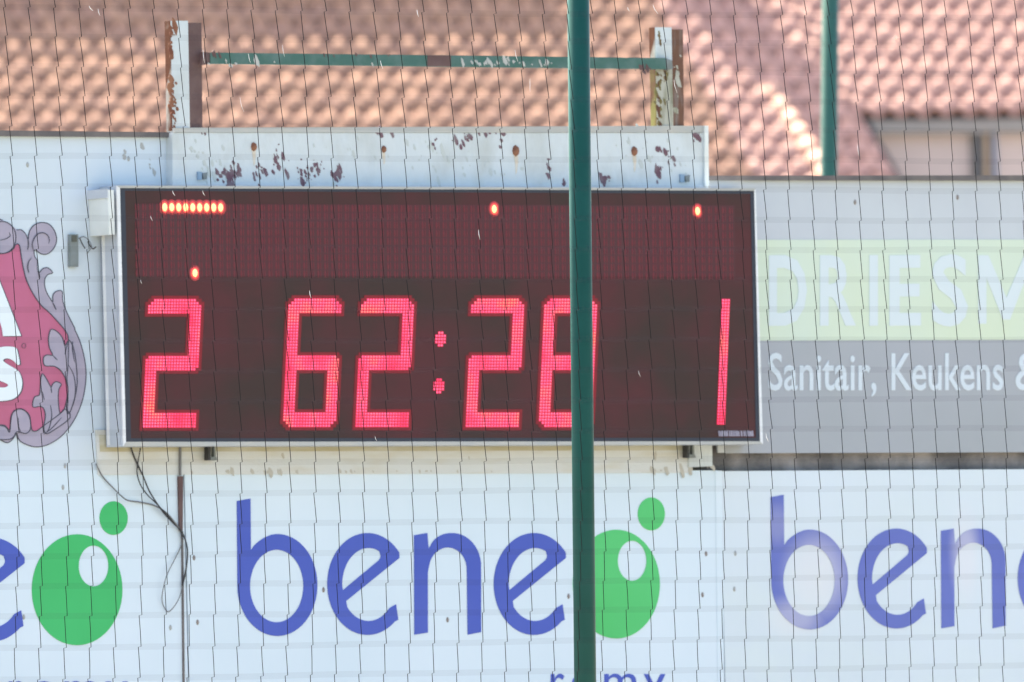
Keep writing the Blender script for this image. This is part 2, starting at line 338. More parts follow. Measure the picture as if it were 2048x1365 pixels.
def bene_board(shift, mw, ml, mg, scr, ms, label, remy=True, top=None):
    t = thing('advertising_board', (P(700, 1100).x, 0, ZB), label, 'hoarding', 'lower advertising boards with blue lettering')
    mb = MB(); a = P(367.5, 1100).x + 0.004; b = a + PW - 0.010; top = top or P(700, 946).z
    mb.box((a, -0.012, 0.3), (b, 0.0, top)); o = mb.build('panel', mw, t)
    Y = -0.0145; th = 0.0022
    stem = [(474, 1002.5), (501.3, 997.5), (502, 1101), (509, 1091), (518, 1083), (530, 1075), (543, 1070)]
    bowl = [(555 + 80 * math.cos(math.radians(q)), 1170.5 - 102 * math.sin(math.radians(q))) for q in range(92, -176, -6)]
    plate('letter', [stem + bowl + [(475.2, 1165)], ell(553.7, 1172.5, 53.5, 72.5)], Y, th, ml, t)
    plate('letter', letter_e(0), Y, th, ml, t)
    arch = [(828.3, 1071), (855, 1066.5), (857.5, 1098)] + [(903 + 44 * math.cos(math.radians(q)), 1104 - 37.5 * math.sin(math.radians(q))) for q in range(160, 89, -8)]
    arch += [(905 + 57.5 * math.cos(math.radians(q)), 1133 - 66.5 * math.sin(math.radians(q))) for q in range(86, -1, -8)]
    arch += [(962.6, 1264.7), (935.6, 1270), (934, 1139)] + [(896 + 38 * math.cos(math.radians(q)), 1139 - 43.5 * math.sin(math.radians(q))) for q in range(8, 173, 10)] + [(855.8, 1145), (856, 1265.7), (829, 1270)]
    plate('letter', [arch], Y, th, ml, t)
    plate('letter', letter_e(333), Y, th, ml, t)
    plate('logo_disc', [ell(1233, 1168.7, 87, 108.8), ell(1264.5, 1122, 28.7, 40)], Y, th, mg, t)
    plate('logo_dot', [ell(1303, 1028.3, 27, 33)], Y, th, mg, t)
    if remy:
        for ch, xa_, xb_ in (('r', 1102, 1129), ('e', 1143, 1194), ('m', 1209, 1273), ('y', 1288, 1331)): word(t, ch, xa_, xb_, 1392, 1392, 66, Y, th, ml)
    screws(t, scr, -0.012, ms)
    t.location.x += shift
    return t
bene_board(0, M_white, M_blue, M_green_m, [(647, 1180), (1137, 1193), (895, 1240), (395, 1245), (388, 1116), (1412, 1108), (1405, 1190)], M_speck, 'white hoarding with whole blue lettering directly below the electronic scoreboard')
bene_board(-PW * 0.9985, M_white, M_blue, M_green, [(1130, 1222), (1412, 1243), (1205, 968)], M_speck2, 'white hoarding left of the hanging cables, showing a green disc', top=P(700, 938).z)
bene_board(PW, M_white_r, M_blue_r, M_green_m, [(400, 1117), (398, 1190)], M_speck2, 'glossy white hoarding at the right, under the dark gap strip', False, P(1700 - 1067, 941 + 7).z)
# joint covers between the boards
seam = thing('joint_strip', P(364, 1360, -0.02), 'thin rusty brown strip over the board joint behind the hanging cables', 'strip')
mb = MB(); mb.quad_px([(359.5, 1062), (365.5, 1062), (366.5, 953), (357, 953)], -0.022, 0.02); mb.build('rusty_end', M_primer, seam)
mb = MB(); mb.quad_px([(367, 1420), (370.2, 1420), (366.5, 1063), (363.5, 1063)], -0.018, 0.015); mb.build('dark_joint', M_cap, seam)
mb = MB(); mb.quad_px([(360.2, 952), (363, 952), (363.2, 892), (360.4, 892)], -0.03, 0.01); mb.build('hanging_wire', M_black2, seam)
seam2 = MB(); seam2.quad_px([(1436, 1400), (1449, 1400), (1444, 942), (1431, 942)], -0.014, 0.01)
s2 = seam2.build('joint_strip', M_white); tag(s2, 'pale flat strip over the joint between the middle and right lower boards', 'strip')

# ------------------------------------------------------------------ upper left banner with crest
ul = thing('advertising_board', (P(100, 600).x, 0, P(100, 930).z), 'pale hoarding with raspberry and lilac crest left of the scoreboard', 'hoarding')
mb = MB(); mb.quad_px([(-520, 948), (1000, 944.5), (1000, 276), (-520, 270)], -0.010, 0.012); mb.build('panel', M_up_left, ul)
K = 5.689
Z1 = lambda L: [(x / K, 430 + y / K) for x, y in L]
Z2 = lambda L: [(x / K, 660 + y / K) for x, y in L]
sil = smooth_loop(Z1([(190, 170), (240, 170), (290, 215), (322, 280), (328, 225), (352, 158), (405, 108), (480, 88), (560, 108), (620, 180), (645, 270), (630, 350), (580, 420), (520, 450), (460, 440), (405, 400), (388, 420), (398, 480), (425, 520), (425, 600), (442, 660), (490, 612), (550, 605), (600, 660), (545, 680), (512, 730), (508, 800), (530, 880), (570, 950), (602, 992), (602, 920), (640, 872), (708, 870), (712, 960), (740, 1060), (790, 1170), (850, 1290)]) + Z2([(852, 0), (902, 110), (942, 240), (970, 380), (980, 520), (965, 680), (930, 830), (870, 980), (790, 1110), (700, 1210), (600, 1280), (500, 1322), (400, 1332), (300, 1305), (225, 1260), (188, 1180), (150, 1240), (90, 1285), (30, 1265), (-60, 1220), (-300, 1220)]) + Z1([(-300, 440), (-60, 75), (60, 78), (130, 115)]), True, 3)
pink = smooth_loop(Z1([(180, 340), (222, 345), (245, 480), (270, 620), (310, 760), (380, 900), (470, 1030), (560, 1110), (680, 1240), (750, 1330)]) + Z2([(780, 110), (775, 400), (762, 560), (775, 700), (740, 880), (690, 950), (500, 1090), (420, 1150), (362, 1135), (340, 985), (290, 925), (230, 900), (160, 925), (128, 1000), (110, 1140), (60, 1092), (-10, 1082), (-280, 1082)]) + Z1([(-280, 460), (0, 445), (100, 425), (155, 385)]), True, 3)
leaf1 = smooth_loop(Z2([(585, -5), (650, 20), (710, 90), (740, 180), (790, 120), (850, 260), (880, 600), (830, 850), (772, 960), (776, 700), (760, 600), (730, 520), (680, 450), (610, 415), (520, 412), (495, 370), (500, 310), (540, 285), (600, 288), (565, 210), (552, 120), (560, 50)]), True, 3)
leaf2 = smooth_loop(Z2([(485, 500), (530, 560), (580, 650), (600, 620), (640, 590), (700, 620), (670, 680), (665, 800), (685, 950), (740, 900), (800, 1000), (600, 1150), (520, 1180), (500, 1100), (518, 980), (500, 900), (460, 872), (380, 880), (375, 820), (400, 760), (450, 742), (460, 640), (465, 560)]), True, 3)
curl = smooth_loop(Z2([(110, 1170), (125, 1000), (160, 930), (230, 900), (290, 925), (340, 1000), (350, 1120), (300, 1180), (230, 1165), (185, 1165), (150, 1225), (60, 1250), (-200, 1220), (-200, 1085), (50, 1098)]), True, 3)
lcurl = ell(30 / K, 430 + 258 / K, 152 / K, 182 / K)
Y0 = -0.0115
plate('crest_frame', [sil], Y0 - 0.0010, 0.002, M_lilac, ul)
plate('crest_field', [pink], Y0 - 0.0022, 0.002, M_pink, ul)
plate('crest_leaf', [leaf1], Y0 - 0.0034, 0.002, M_lilac, ul)
plate('crest_leaf', [leaf2], Y0 - 0.0034, 0.002, M_lilac, ul)
plate('crest_curl', [curl], Y0 - 0.0034, 0.002, M_lilac, ul)
plate('crest_curl', [lcurl], Y0 - 0.0034, 0.002, M_lilac, ul)
mb = MB(); Yl = Y0 - 0.0046
ribbon(mb, sil[:-6], 1.9, Y0 - 0.0016, 0.001)
for lp in (pink, leaf1, leaf2, curl, lcurl): ribbon(mb, lp, 1.9, Yl, 0.001, closed=True)
for L in (Z1([(388, 420), (370, 340), (390, 270), (430, 220), (490, 205), (545, 235), (565, 290), (550, 330)]), Z1([(320, 270), (328, 340), (315, 400)]), Z1([(330, 660), (318, 600), (330, 530), (365, 490)]), Z1([(0, 290), (70, 272), (115, 240), (105, 200)]), Z1([(605, 1000), (640, 1080)]), Z1([(440, 640), (455, 720)]),
          Z2([(830, 130), (825, 220), (850, 370)]), Z2([(770, 150), (740, 280)]), Z2([(780, 400), (840, 520), (860, 680), (840, 830), (790, 940)]), Z2([(575, 860), (590, 980), (560, 1120), (530, 1160)]), Z2([(210, 1000), (212, 1100), (240, 1165)]), Z2([(600, 290), (655, 345)]), Z2([(480, 700), (505, 800)]), Z2([(580, 650), (590, 720)]), Z2([(700, 1000), (600, 1110), (500, 1190)]), Z2([(188, 1170), (205, 1250)])):
    ribbon(mb, smooth_loop(L, False, 5), 1.7, Yl, 0.001, taper=True)
mb.build('crest_outline', M_dark, ul)
A = Z1([(-200, 300), (-40, 660), (10, 790), (235, 1365)]) + Z2([(240, 70), (35, 72), (20, -40)]) + Z1([(22, 1290), (-5, 1200), (-200, 1180)])
S = smooth_loop(Z2([(-80, 230), (0, 200), (90, 190), (180, 205), (205, 270), (226, 380), (200, 398), (150, 350), (80, 325), (35, 345), (60, 375), (150, 430), (210, 470), (248, 560), (248, 660), (210, 740), (130, 795), (0, 812), (-80, 800), (-80, 655), (0, 655), (60, 655), (95, 630), (60, 605), (0, 580), (-80, 545)]), True, 3)
for nm, L in (('letter', A), ('letter', S)):
    plate('letter_shadow', [[(x + 2.4, y + 1.2) for x, y in L]], Y0 - 0.0052, 0.002, M_dark, ul)
    plate('letter', [L], Y0 - 0.0064, 0.002, M_wtxt, ul)
mb = MB(); ribbon(mb, ell(48, 692, 4, 5, 16), 0.8, Yl - 0.0006, 0.001, closed=True); mb.build('trade_mark', M_dark, ul)
screws(ul, [(130, 966 - 34), (257, 318), (55, 330)], -0.010, M_speck2)
patches('dirt_mark', [(300, 315, 16, 34, 5), (250, 310, 3, 8, 3), (185, 412, 3, 7, 3)], M_speck2, ul, -0.0112, random.Random(3))

# ------------------------------------------------------------------ upper right banner
ur = thing('advertising_board', (P(1900, 640).x, 0, P(1900, 905).z), 'grey hoarding with faded lime band and pale capitals right of the scoreboard', 'hoarding')
mb = MB(); mb.quad_px([(1436, 906), (2600, 902), (2600, 362), (1419, 361)], -0.010, 0.012); mb.build('panel', M_up_right, ur)
mb = MB(); mb.quad_px([(1450, 682), (2600, 678), (2600, 479), (1450, 480)], -0.0125, 0.002); mb.build('lime_band', M_lime, ur)
mb = MB(); mb.quad_px([(1450, 907), (2600, 903), (2600, 678.5), (1450, 682.5)], -0.0125, 0.002); mb.build('grey_band', M_gband, ur)
Yt = -0.0145
for ch, xa, xb in (('D', 1538, 1614), ('R', 1640, 1712), ('I', 1739, 1756), ('E', 1779, 1842), ('S', 1864, 1936)):
    word(ur, ch, xa, xb, 648, 647.5, 137, Yt, 0.002, M_ltxt, bold=0.022)
plate('letter', [[(1957, 648), (1957, 511), (1977, 511), (2013, 596), (2049, 511), (2069, 511), (2069, 648), (2052, 648), (2052, 556), (2020, 640), (2006, 640), (1973, 556), (1973, 648)]], Yt, 0.002, M_ltxt, ur)
word(ur, 'Sanitair,', 1537, 1753, 780, 780, 73, Yt, 0.002, M_gtxt, bold=0.010)
word(ur, 'Keukens', 1783, 2007, 780, 779.5, 73, Yt, 0.002, M_gtxt, bold=0.010)
word(ur, '&', 2031, 2082, 779, 779, 73, Yt, 0.002, M_gtxt, bold=0.010)
screws(ur, [(1710, 405), (1915, 395)], -0.010, M_speck)

# ------------------------------------------------------------------ cream board under the scoreboard
cb = thing('backing_board', (P(800, 920).x, -0.02, P(800, 950).z), 'cream stained backing board just below the scoreboard, above the lower hoardings', 'board')
mb = MB(); mb.quad_px([(196, 950), (1377, 946), (1377, 860), (192, 860)], -0.018, 0.017); mb.build('board', M_cream, cb)
mb = MB(); mb.quad_px([(200, 904), (1376, 901), (1376, 870), (198, 870)], -0.0195, 0.001); mb.build('water_stain', mat('yellow_stain', (0.42, 0.39, 0.26), 0.8, (0.50, 0.49, 0.40), nscale=5, stretch=(1, 1, 4)), cb)  # yellowish contact shade under the scoreboard, painted as a strip
mb = MB(); mb.quad_px([(1377.5, 935), (1425, 933), (1424, 870), (1377.5, 870)], -0.024, 0.02); mb.build('end_block', M_beam, cb)
patches('dirt_mark', [(520, 944, 110, 1.0, 14), (800, 943, 160, 1.0, 14), (1330, 941, 50, 1.0, 8), (568, 912, 2, 5, 2), (938, 915, 2, 5, 2), (1311, 912, 2, 6, 3), (1380, 940, 5, 6, 5), (1424, 936, 8, 3, 6)], mat('faint_dirt', (0.44, 0.42, 0.36), 0.9), cb, -0.0188, random.Random(5))
def bracket(x, y, label):
    t = thing('mounting_bracket', P(x, y, -0.05), label, 'bracket', 'small dark brackets under the scoreboard')
    mb = MB(); mb.quad_px([(x - 8, y + 18), (x - 3.5, y + 18), (x - 3.5, y - 10), (x - 8, y - 10)], -0.06, 0.03); mb.build('hook_arm', M_black, t)
    mb = MB(); mb.quad_px([(x - 3.4, y + 18), (x + 10, y + 18), (x + 8, y + 11), (x - 3.4, y + 11)], -0.058, 0.03); mb.build('hook_foot', M_grey, t)
    mb = MB(); mb.quad_px([(x + 3, y + 10.8), (x + 7, y + 10.8), (x + 6, y - 10), (x + 3, y - 10)], -0.055, 0.02); mb.build('hook_arm', M_grey, t)
bracket(425, 903, 'dark U shaped bracket under the left part of the scoreboard, beside the cables')
bracket(1382, 898, 'dark U shaped bracket under the right end of the scoreboard, by the grey strip')

# ------------------------------------------------------------------ steel frame above the scoreboard
sf = thing('steel_mounting_frame', (P(880, 375).x, -0.05, P(880, 372).z), 'weathered white steel beam with two rusty uprights and a green crossbar above the scoreboard', 'frame')
mb = MB(); mb.quad_px([(345, 385), (1417, 385), (1417, 266), (345, 266)], -0.055, 0.09); mb.build('face_plate', M_beam, sf)
mb = MB(); mb.quad_px([(348, 265.5), (1409, 265.5), (1409, 252), (348, 256)], -0.058, 0.05); mb.build('top_flange', M_alu_d, sf)
mb = MB(); mb.quad_px([(1409.5, 372), (1418, 372), (1417, 252), (1409.5, 252)], -0.066, 0.09); mb.build('end_flange', M_boxw, sf)
rnd = random.Random(11)
patches('bare_patch', [(455, 348, 22, 26, 34), (467, 350, 10, 22, 22), (515, 348, 12, 24, 12), (560, 325, 16, 30, 16), (612, 345, 26, 24, 26), (640, 340, 16, 18, 10), (678, 348, 14, 22, 16), (935, 275, 10, 8, 10), (915, 287, 14, 12, 5), (870, 290, 8, 16, 4), (1002, 290, 3, 14, 4), (1098, 335, 4, 16, 6), (1210, 360, 14, 9, 16), (1318, 352, 12, 16, 12), (1325, 300, 14, 16, 6), (1345, 325, 10, 12, 4), (400, 262, 14, 3, 6), (770, 263, 20, 3, 6), (975, 265, 30, 3, 8), (1395, 270, 10, 8, 8), (1130, 365, 10, 5, 5)], M_flake, sf, -0.0562, rnd)
patches('grime', [(430, 330, 40, 30, 14), (700, 300, 120, 50, 14), (860, 320, 80, 50, 16), (1000, 330, 80, 40, 14), (1300, 300, 100, 50, 18), (390, 300, 30, 40, 8)], mat('faint_grime', (0.46, 0.50, 0.48), 0.8), sf, -0.0558, rnd)
for (x, y, s) in ((507, 294, 1), (767, 299, .8), (1031, 302, 1.25), (1268, 303, 1.1)):
    mb = MB(); c = P(x, y, -0.055); mb.dome(c, 0.013 * s, 0.019 * s, 0.014, 8); b = mb.build('bolt', M_rust, sf, True)
    plate('rust_streak', [[(x - 3.5 * s, y + 5), (x + 4 * s, y + 5), (x + 4.6 * s, y + 18), (x + 3, y + 34 * s), (x + 0.5, y + 38 * s), (x - 1, y + 22)]], -0.0563, 0.0012, M_drip, sf)
for (x, y) in ((405, 352), (1370, 357)):
    plate('tie_block', [[(x - 9, y - 8), (x - 1, y - 8), (x - 1, y + 8), (x - 9, y + 8)]], -0.064, 0.008, mat('blue_grey_tag', (0.22, 0.32, 0.42), 0.6), sf)
    plate('tie_block', [[(x + 0.5, y - 5), (x + 10, y - 7), (x + 9, y + 7), (x + 2, y + 7)]], -0.064, 0.008, M_grey, sf)
# uprights: white front box, rusty left side, brown plate behind on the right
def upright(xf0, xf1, xp1, ytop, ybot, lean, side_px, white, side, plate_m, lowwhite=None, lowside=None, ysplit=None):
    t = bpy.data.objects.new('upright', None); COL.objects.link(t); t.parent = sf; t.location = P((xf0 + xf1) / 2, ybot, -0.05) - wloc(sf)
    Yf = -0.05; dep = side_px * 0.002 / 0.574
    def seg(ya, yb, mw, ms):
        k = lambda y: lean * (y - ytop) / (ybot - ytop)
        fr = [P(xf0 + k(yb), yb, Yf), P(xf1 + k(yb), yb, Yf), P(xf1 + k(ya), ya, Yf), P(xf0 + k(ya), ya, Yf)]
        m1 = MB(); m1.hexa(fr, [p + Vector((0, dep, 0)) for p in fr]); m1.build('white_face', mw, t)
        e = 0.0025; L = [fr[0], fr[3]]
        m2 = MB(); m2.hexa([L[0] + Vector((-e, 0.004, 0)), L[0] + Vector((-0.0003, 0.004, 0)), L[1] + Vector((-0.0003, 0.004, 0)), L[1] + Vector((-e, 0.004, 0))],
                           [L[0] + Vector((-e, dep, 0)), L[0] + Vector((-0.0003, dep, 0)), L[1] + Vector((-0.0003, dep, 0)), L[1] + Vector((-e, dep, 0))]); m2.build('rusty_side', ms, t)
    if ysplit: seg(ytop, ysplit, white, side); seg(ysplit + 0.3, ybot, lowwhite, lowside)
    else: seg(ytop, ybot, white, side)
    m3 = MB(); fr = [P(xf1 + 1 + lean, ybot, Yf + 0.012), P(xp1 + 2, ybot, Yf + 0.012), P(xp1, ytop + 4, Yf + 0.012), P(xf1 - 1, ytop + 4, Yf + 0.012)]
    m3.hexa(fr, [p + Vector((0, 0.012, 0)) for p in fr]); m3.build('brown_plate', plate_m, t)
    return t
M_side = mat('rust_eaten_paint', (0.13, 0.055, 0.03), 0.85, (0.42, 0.41, 0.36), spec=0.2, nscale=9, lo=0.5, hi=0.62, stretch=(1, 1, 0.5))
u1 = upright(342, 376, 403, 42, 262, 4, 12, M_beam, M_side, M_primer)
u2 = upright(1311, 1343, 1366, 55, 262, 4, 12, M_beam, M_side, M_primer2, M_pale, M_moss, 132)
patches('rust_patch', [(344, 62, 6, 20, 12), (342, 100, 4, 20, 8), (345, 165, 7, 16, 14), (343, 205, 6, 24, 14), (350, 230, 5, 20, 10)], M_rust, u1, -0.0512, random.Random(2))
patches('moss_patch', [(1316, 180, 6, 40, 16), (1320, 230, 6, 30, 12), (1330, 150, 12, 12, 10), (1318, 75, 3, 16, 6)], M_moss, u2, -0.0512, random.Random(4))
patches('paint_remnant', [(1355, 150, 6, 34, 12), (1353, 225, 3, 10, 4)], M_pale, u2, -0.0395, random.Random(8))
mb = MB(); mb.quad_px([(421, 128), (1332, 139), (1332, 116.5), (421, 105.5)], -0.075, 0.02); mb.build('crossbar', M_rail, sf)
mb = MB(); mb.quad_px([(404, 131), (420.5, 128), (420.5, 106), (406, 104)], -0.07, 0.02); mb.build('crossbar_end', M_primer, sf)
mb = MB(); mb.quad_px([(1332.5, 141), (1346, 138), (1344, 121), (1332.5, 117)], -0.07, 0.02); mb.build('crossbar_end', M_grey, sf)
mb = MB(); mb.quad_px([(855, 133), (902, 133.5), (902, 112), (855, 111)], -0.077, 0.002); mb.build('bare_patch', M_primer, sf)
patches('paint_scratch', [(1000, 125, 60, 6, 18), (960, 128, 40, 6, 8), (1080, 126, 30, 6, 6), (560, 127, 200, 4, 5), (450, 126, 14, 5, 3)], M_alu_d, sf, -0.0763, random.Random(9))
patches('bare_patch', [(435, 108, 12, 5, 5), (700, 110, 100, 3, 8), (1290, 140, 20, 4, 8)], M_primer, sf, -0.0764, random.Random(10))

# ------------------------------------------------------------------ scoreboard
BY = -0.15
bd = thing('scoreboard', (P(880, 888, BY).x, BY / 2, P(880, 892, BY).z), 'wide dark electronic scoreboard showing red digits 2, 62:28 and 1', 'scoreboard')
OUT = [(247, 893), (1526, 889), (1511.5, 377), (233.5, 371.5)]
INN = [(252, 884), (1520.5, 883), (1508.5, 382), (240, 376.5)]
BEZ = [(262, 877), (1512, 876), (1501, 388), (250, 382)]
mb = MB(); fr = [P(x, y, BY + 0.003) for x, y in OUT]; bk = [Vector((p.x, -0.062, p.z)) for p in fr]
mb.hexa([p + Vector((0, 0, 0)) for p in fr], [Vector((p.x, 0.0 - 0.026, p.z)) for p in fr]); mb.build('casing', M_alu, bd)
def ring(name, A_, B_, Y, th, mats):
    names = ('bottom', 'right', 'top', 'left')
    for i in range(4):
        j = (i + 1) % 4
        mb = MB(); q = [A_[i], A_[j], B_[j], B_[i]]
        f = [P(x, y, Y) for x, y in q]; mb.hexa(f, [Vector((p.x, p.y + th, p.z)) for p in f]); mb.build(name, mats[i], bd)
ring('frame_edge', OUT, INN, BY - 0.004, 0.0065, (M_alu_d, M_alu_w, M_alu_d, M_alu_w))
ring('bezel', INN, BEZ, BY - 0.001, 0.0035, (M_bezel,) * 4)
mb = MB(); mb.quad_px(BEZ, BY + 0.0005, 0.002); mb.build('screen', M_face, bd)
YF = BY - 0.0005
mb = MB(); mb.quad_px([(275, 553), (1471, 553), (1469, 411), (270, 409)], YF, 0.0008); mb.build('text_matrix', M_field, bd)
# side extrusions
xs = P(235, 600, BY).x
def sidestrip(y0, y1, m, zt=None, zb=None, e=0.004, name='side_rib'):
    a = P(236, 378, BY); b = P(249, 889, BY)
    mb = MB(); mb.hexa([Vector((b.x - e - (0.0), y0, b.z)), Vector((b.x - 0.0006, y0, b.z)), Vector((a.x - 0.0006 - 0.0, y0, a.z)), Vector((a.x - e, y0, a.z))],
                       [Vector((b.x - e, y1, b.z)), Vector((b.x - 0.0006, y1, b.z)), Vector((a.x - 0.0006, y1, a.z)), Vector((a.x - e, y1, a.z))])
    mb.build(name, m, bd)
sidestrip(-0.030, -0.027, M_groove); sidestrip(-0.052, -0.031, M_alu_w); sidestrip(-0.058, -0.053, M_groove, e=0.002); sidestrip(-0.128, -0.060, M_alu, e=0.006); sidestrip(-0.136, -0.129, M_groove, e=0.002)
# unlit matrix
def mpos(c, r): return (329.5 + 13.97 * c + 0.15 * r, 414.8 + 0.0058 * (13.97 * c) + 16.5 * r)
lit = {(c, 0) for c in range(9)} | {(47, 0), (76, 0), (4, 8)}
mb = MB(); mc = MB()
for c in range(-4, 82):
    for r in range(0, 9):
        x, y = mpos(c, r)
        if x > 1466 or (c, r) in lit: continue
        mb.dome(P(x - 1.6, y, YF), 0.0050, 0.0166, 0.0012, 6)
        mb.dome(P(x + 3.4, y, YF), 0.0030, 0.0166, 0.0012, 6)
o = mb.build('unlit_matrix', M_off, bd); o['kind'] = 'stuff'
for (c, r) in sorted(lit):
    x, y = mpos(c, r)
    if (c, r) == (47, 0): x, y = 988.5, 418.5
    if (c, r) == (76, 0): x, y = 1395, 422.5
    if (c, r) == (4, 8): x, y = 390, 546.5
    mb = MB(); mb.dome(P(x, y, YF - 0.0002), 0.0195 if c in (47, 76) or r else 0.0165, 0.0235, 0.0015, 12); ln = mb.build('led', M_halo, bd)
    mb = MB(); mb.dome(P(x, y, YF), 0.0265, 0.031, 0.0006, 14); mb.build('led_lens', M_dim_halo, ln)  # wider dim disc, painted outer glow of the lit LED
    mb = MB(); mb.dome(P(x, y, YF - 0.0016), 0.0118, 0.0165, 0.006, 10); mb.build('led_core', M_core, ln, True)
# seven segment digits made of LED dots
W_, H_ = 104.0, 258.0
def dot_mat():
    m = bpy.data.materials.new('pink_red_led'); m.use_nodes = True; n = m.node_tree.nodes; l = m.node_tree.links; b = n['Principled BSDF']
    b.inputs['Base Color'].default_value = (0.5, 0.05, 0.1, 1); b.inputs['Emission Strength'].default_value = 0.195
    g = n.new('ShaderNodeNewGeometry'); t = n.new('ShaderNodeTexNoise'); t.inputs['Scale'].default_value = 9; t.inputs['Detail'].default_value = 3
    r = n.new('ShaderNodeValToRGB'); e = r.color_ramp.elements; e[0].position = 0.30; e[0].color = (1, 0.015, 0.11, 1); e[1].position = 0.72; e[1].color = (1, 0.28, 0.13, 1)
    q = e.new(0.52); q.color = (1, 0.13, 0.31, 1)
    l.new(g.outputs['Position'], t.inputs['Vector']); l.new(t.outputs['Fac'], r.inputs[0]); l.new(r.outputs[0], b.inputs['Emission Color'])
    return m
M_dot = dot_mat()
M_dot2 = mat('amber_red_led', (0.5, 0.1, 0.05), 0.4, emit=(1.0, 0.33, 0.12), estr=0.95)
SEG = {'2': 'abged', '6': 'afgedc', '8': 'abcdefg', '1': 'r'}
def cut(ch, a, b):
    c = 9.5
    if a + b * 0.62 < c or (W_ - a) + b * 0.62 < c: return True
    if ch == '2':
        if b > 112 and a + (b - 112) * 0.8 < c and b < 140: return True
        if b < 148 and b > 112 and (W_ - a) + (146 - b) * 0.8 < c: return True
    if ch == '6':
        if b > 112 and (W_ - a) + (b - 112) * 0.8 < c: return True
        if a + (H_ - b) * 0.7 < c or (W_ - a) + (H_ - b) * 0.7 < c: return True
    if ch == '8':
        if a + (H_ - b) * 0.7 < c or (W_ - a) + (H_ - b) * 0.7 < c: return True
    return False
def on(ch, a, b):
    s = SEG[ch]
    if b < 30 and 'a' in s: return True
    if 114 < b < 145 and 'g' in s: return True
    if b > 228 and 'd' in s: return True
    if a < 19 and b <= 129 and 'f' in s: return True
    if a < 19 and b >= 129 and 'e' in s: return True
    if a > W_ - 19 and b <= 129 and 'b' in s: return True
    if a > W_ - 19 and b >= 129 and 'c' in s: return True
    return False
def dots(pos, size=(0.0046, 0.0041), core=None):
    t = MB(); s = MB()
    for x, y in pos:
        p = P(x, y, YF - 0.0012); t.dome(p, size[0], size[1], 0.003, 6)
        q = P(x, y, YF); e, f = 0.0069, 0.0059
        s.add([q + Vector((-e, -0.0008, -f)), q + Vector((e, -0.0008, -f)), q + Vector((e, -0.0008, f)), q + Vector((-e, -0.0008, f)),
               q + Vector((-e, 0, -f)), q + Vector((e, 0, -f)), q + Vector((e, 0, f)), q + Vector((-e, 0, f))], [(0, 1, 2, 3), (0, 4, 5, 1), (1, 5, 6, 2), (2, 6, 7, 3), (3, 7, 4, 0)])
    return t, s
def digit(ch, x0, y0=598.0, slant=-12.0, m=None):
    pos = []
    ny = 43
    for r in range(ny):
        b = 3 + r * 6.0
        if b > H_: break
        for k in range(19):
            a = 1.5 + k * (W_ - 3) / 18
            if on(ch, a, b) and not cut(ch, a, b): pos.append((x0 + a + slant * b / H_ + (-slant), y0 + b))
    keys = set()
    for r in range(ny):
        b = 3 + r * 6.0
        if b > H_: break
        for k in range(19):
            a = 1.5 + k * (W_ - 3) / 18
            if on(ch, a, b) and not cut(ch, a, b): keys.add((k, r))
    glow_rim = MB()  # dim emissive cells paint a glow around the lit dots
    for (k, r) in sorted({(k + i, r + j) for k, r in keys for i in (-1, 0, 1) for j in (-1, 0, 1)} - keys):
        a = 1.5 + k * (W_ - 3) / 18; b = 3 + r * 6.0; q = P(x0 + a + slant * b / H_ + (-slant), y0 + b, YF); e, f = 0.0069, 0.0060
        glow_rim.add([q + Vector((-e, -0.0004, -f)), q + Vector((e, -0.0004, -f)), q + Vector((e, -0.0004, f)), q + Vector((-e, -0.0004, f))], [(0, 1, 2, 3)])
    d, s = dots(pos)
    so_ = s.build('digit', M_seg, bd); tag(glow_rim.build('digit_rim', M_glow_rim, so_), kind='stuff'); dd = d.build('led_grid', m or M_dot, so_, True); dd['kind'] = 'stuff'
    return so_
digit('2', 286, m=None); digit('6', 566.5, 597); digit('2', 711.5, 597); digit('2', 932, 597); digit('8', 1078, 597)
for cx, cy in ((881, 678.5), (877.5, 772.5)):
    pos = [(cx + (i - 1.5) * 5.4 - (j - 2) * 0.25, cy + (j - 2) * 6.2) for i in range(4) for j in range(5) if not ((i in (0, 3)) and (j in (0, 4)))]
    d, s = dots(pos); q = s.build('colon_dot', M_seg, bd); dd = d.build('led_grid', M_dot, q, True); dd['kind'] = 'stuff'
pos = [(1446 + i * 5.6 - 10.0 * b / 250, 601 + b) for i in range(3) for b in [6.0 * k for k in range(42)]]
d, s = dots(pos); q = s.build('digit', M_seg, bd); dd = d.build('led_grid', M_dot, q, True); dd['kind'] = 'stuff'
# illegible small print at the lower right of the screen
mb = MB(); rp = random.Random(21); x = 1437
while x < 1507:
    wv = rp.choice((1.6, 2.2, 2.8)); mb.quad_px([(x + 1.2, 873), (x + wv + 1.2, 873), (x + wv, 861 + rp.uniform(0, 2)), (x, 861 + rp.uniform(0, 2))], YF - 0.003, 0.002); x += wv + rp.choice((1.0, 1.3, 2.6))
o = mb.build('small_print', mat('grey_print', (0.34, 0.32, 0.40), 0.6), bd)

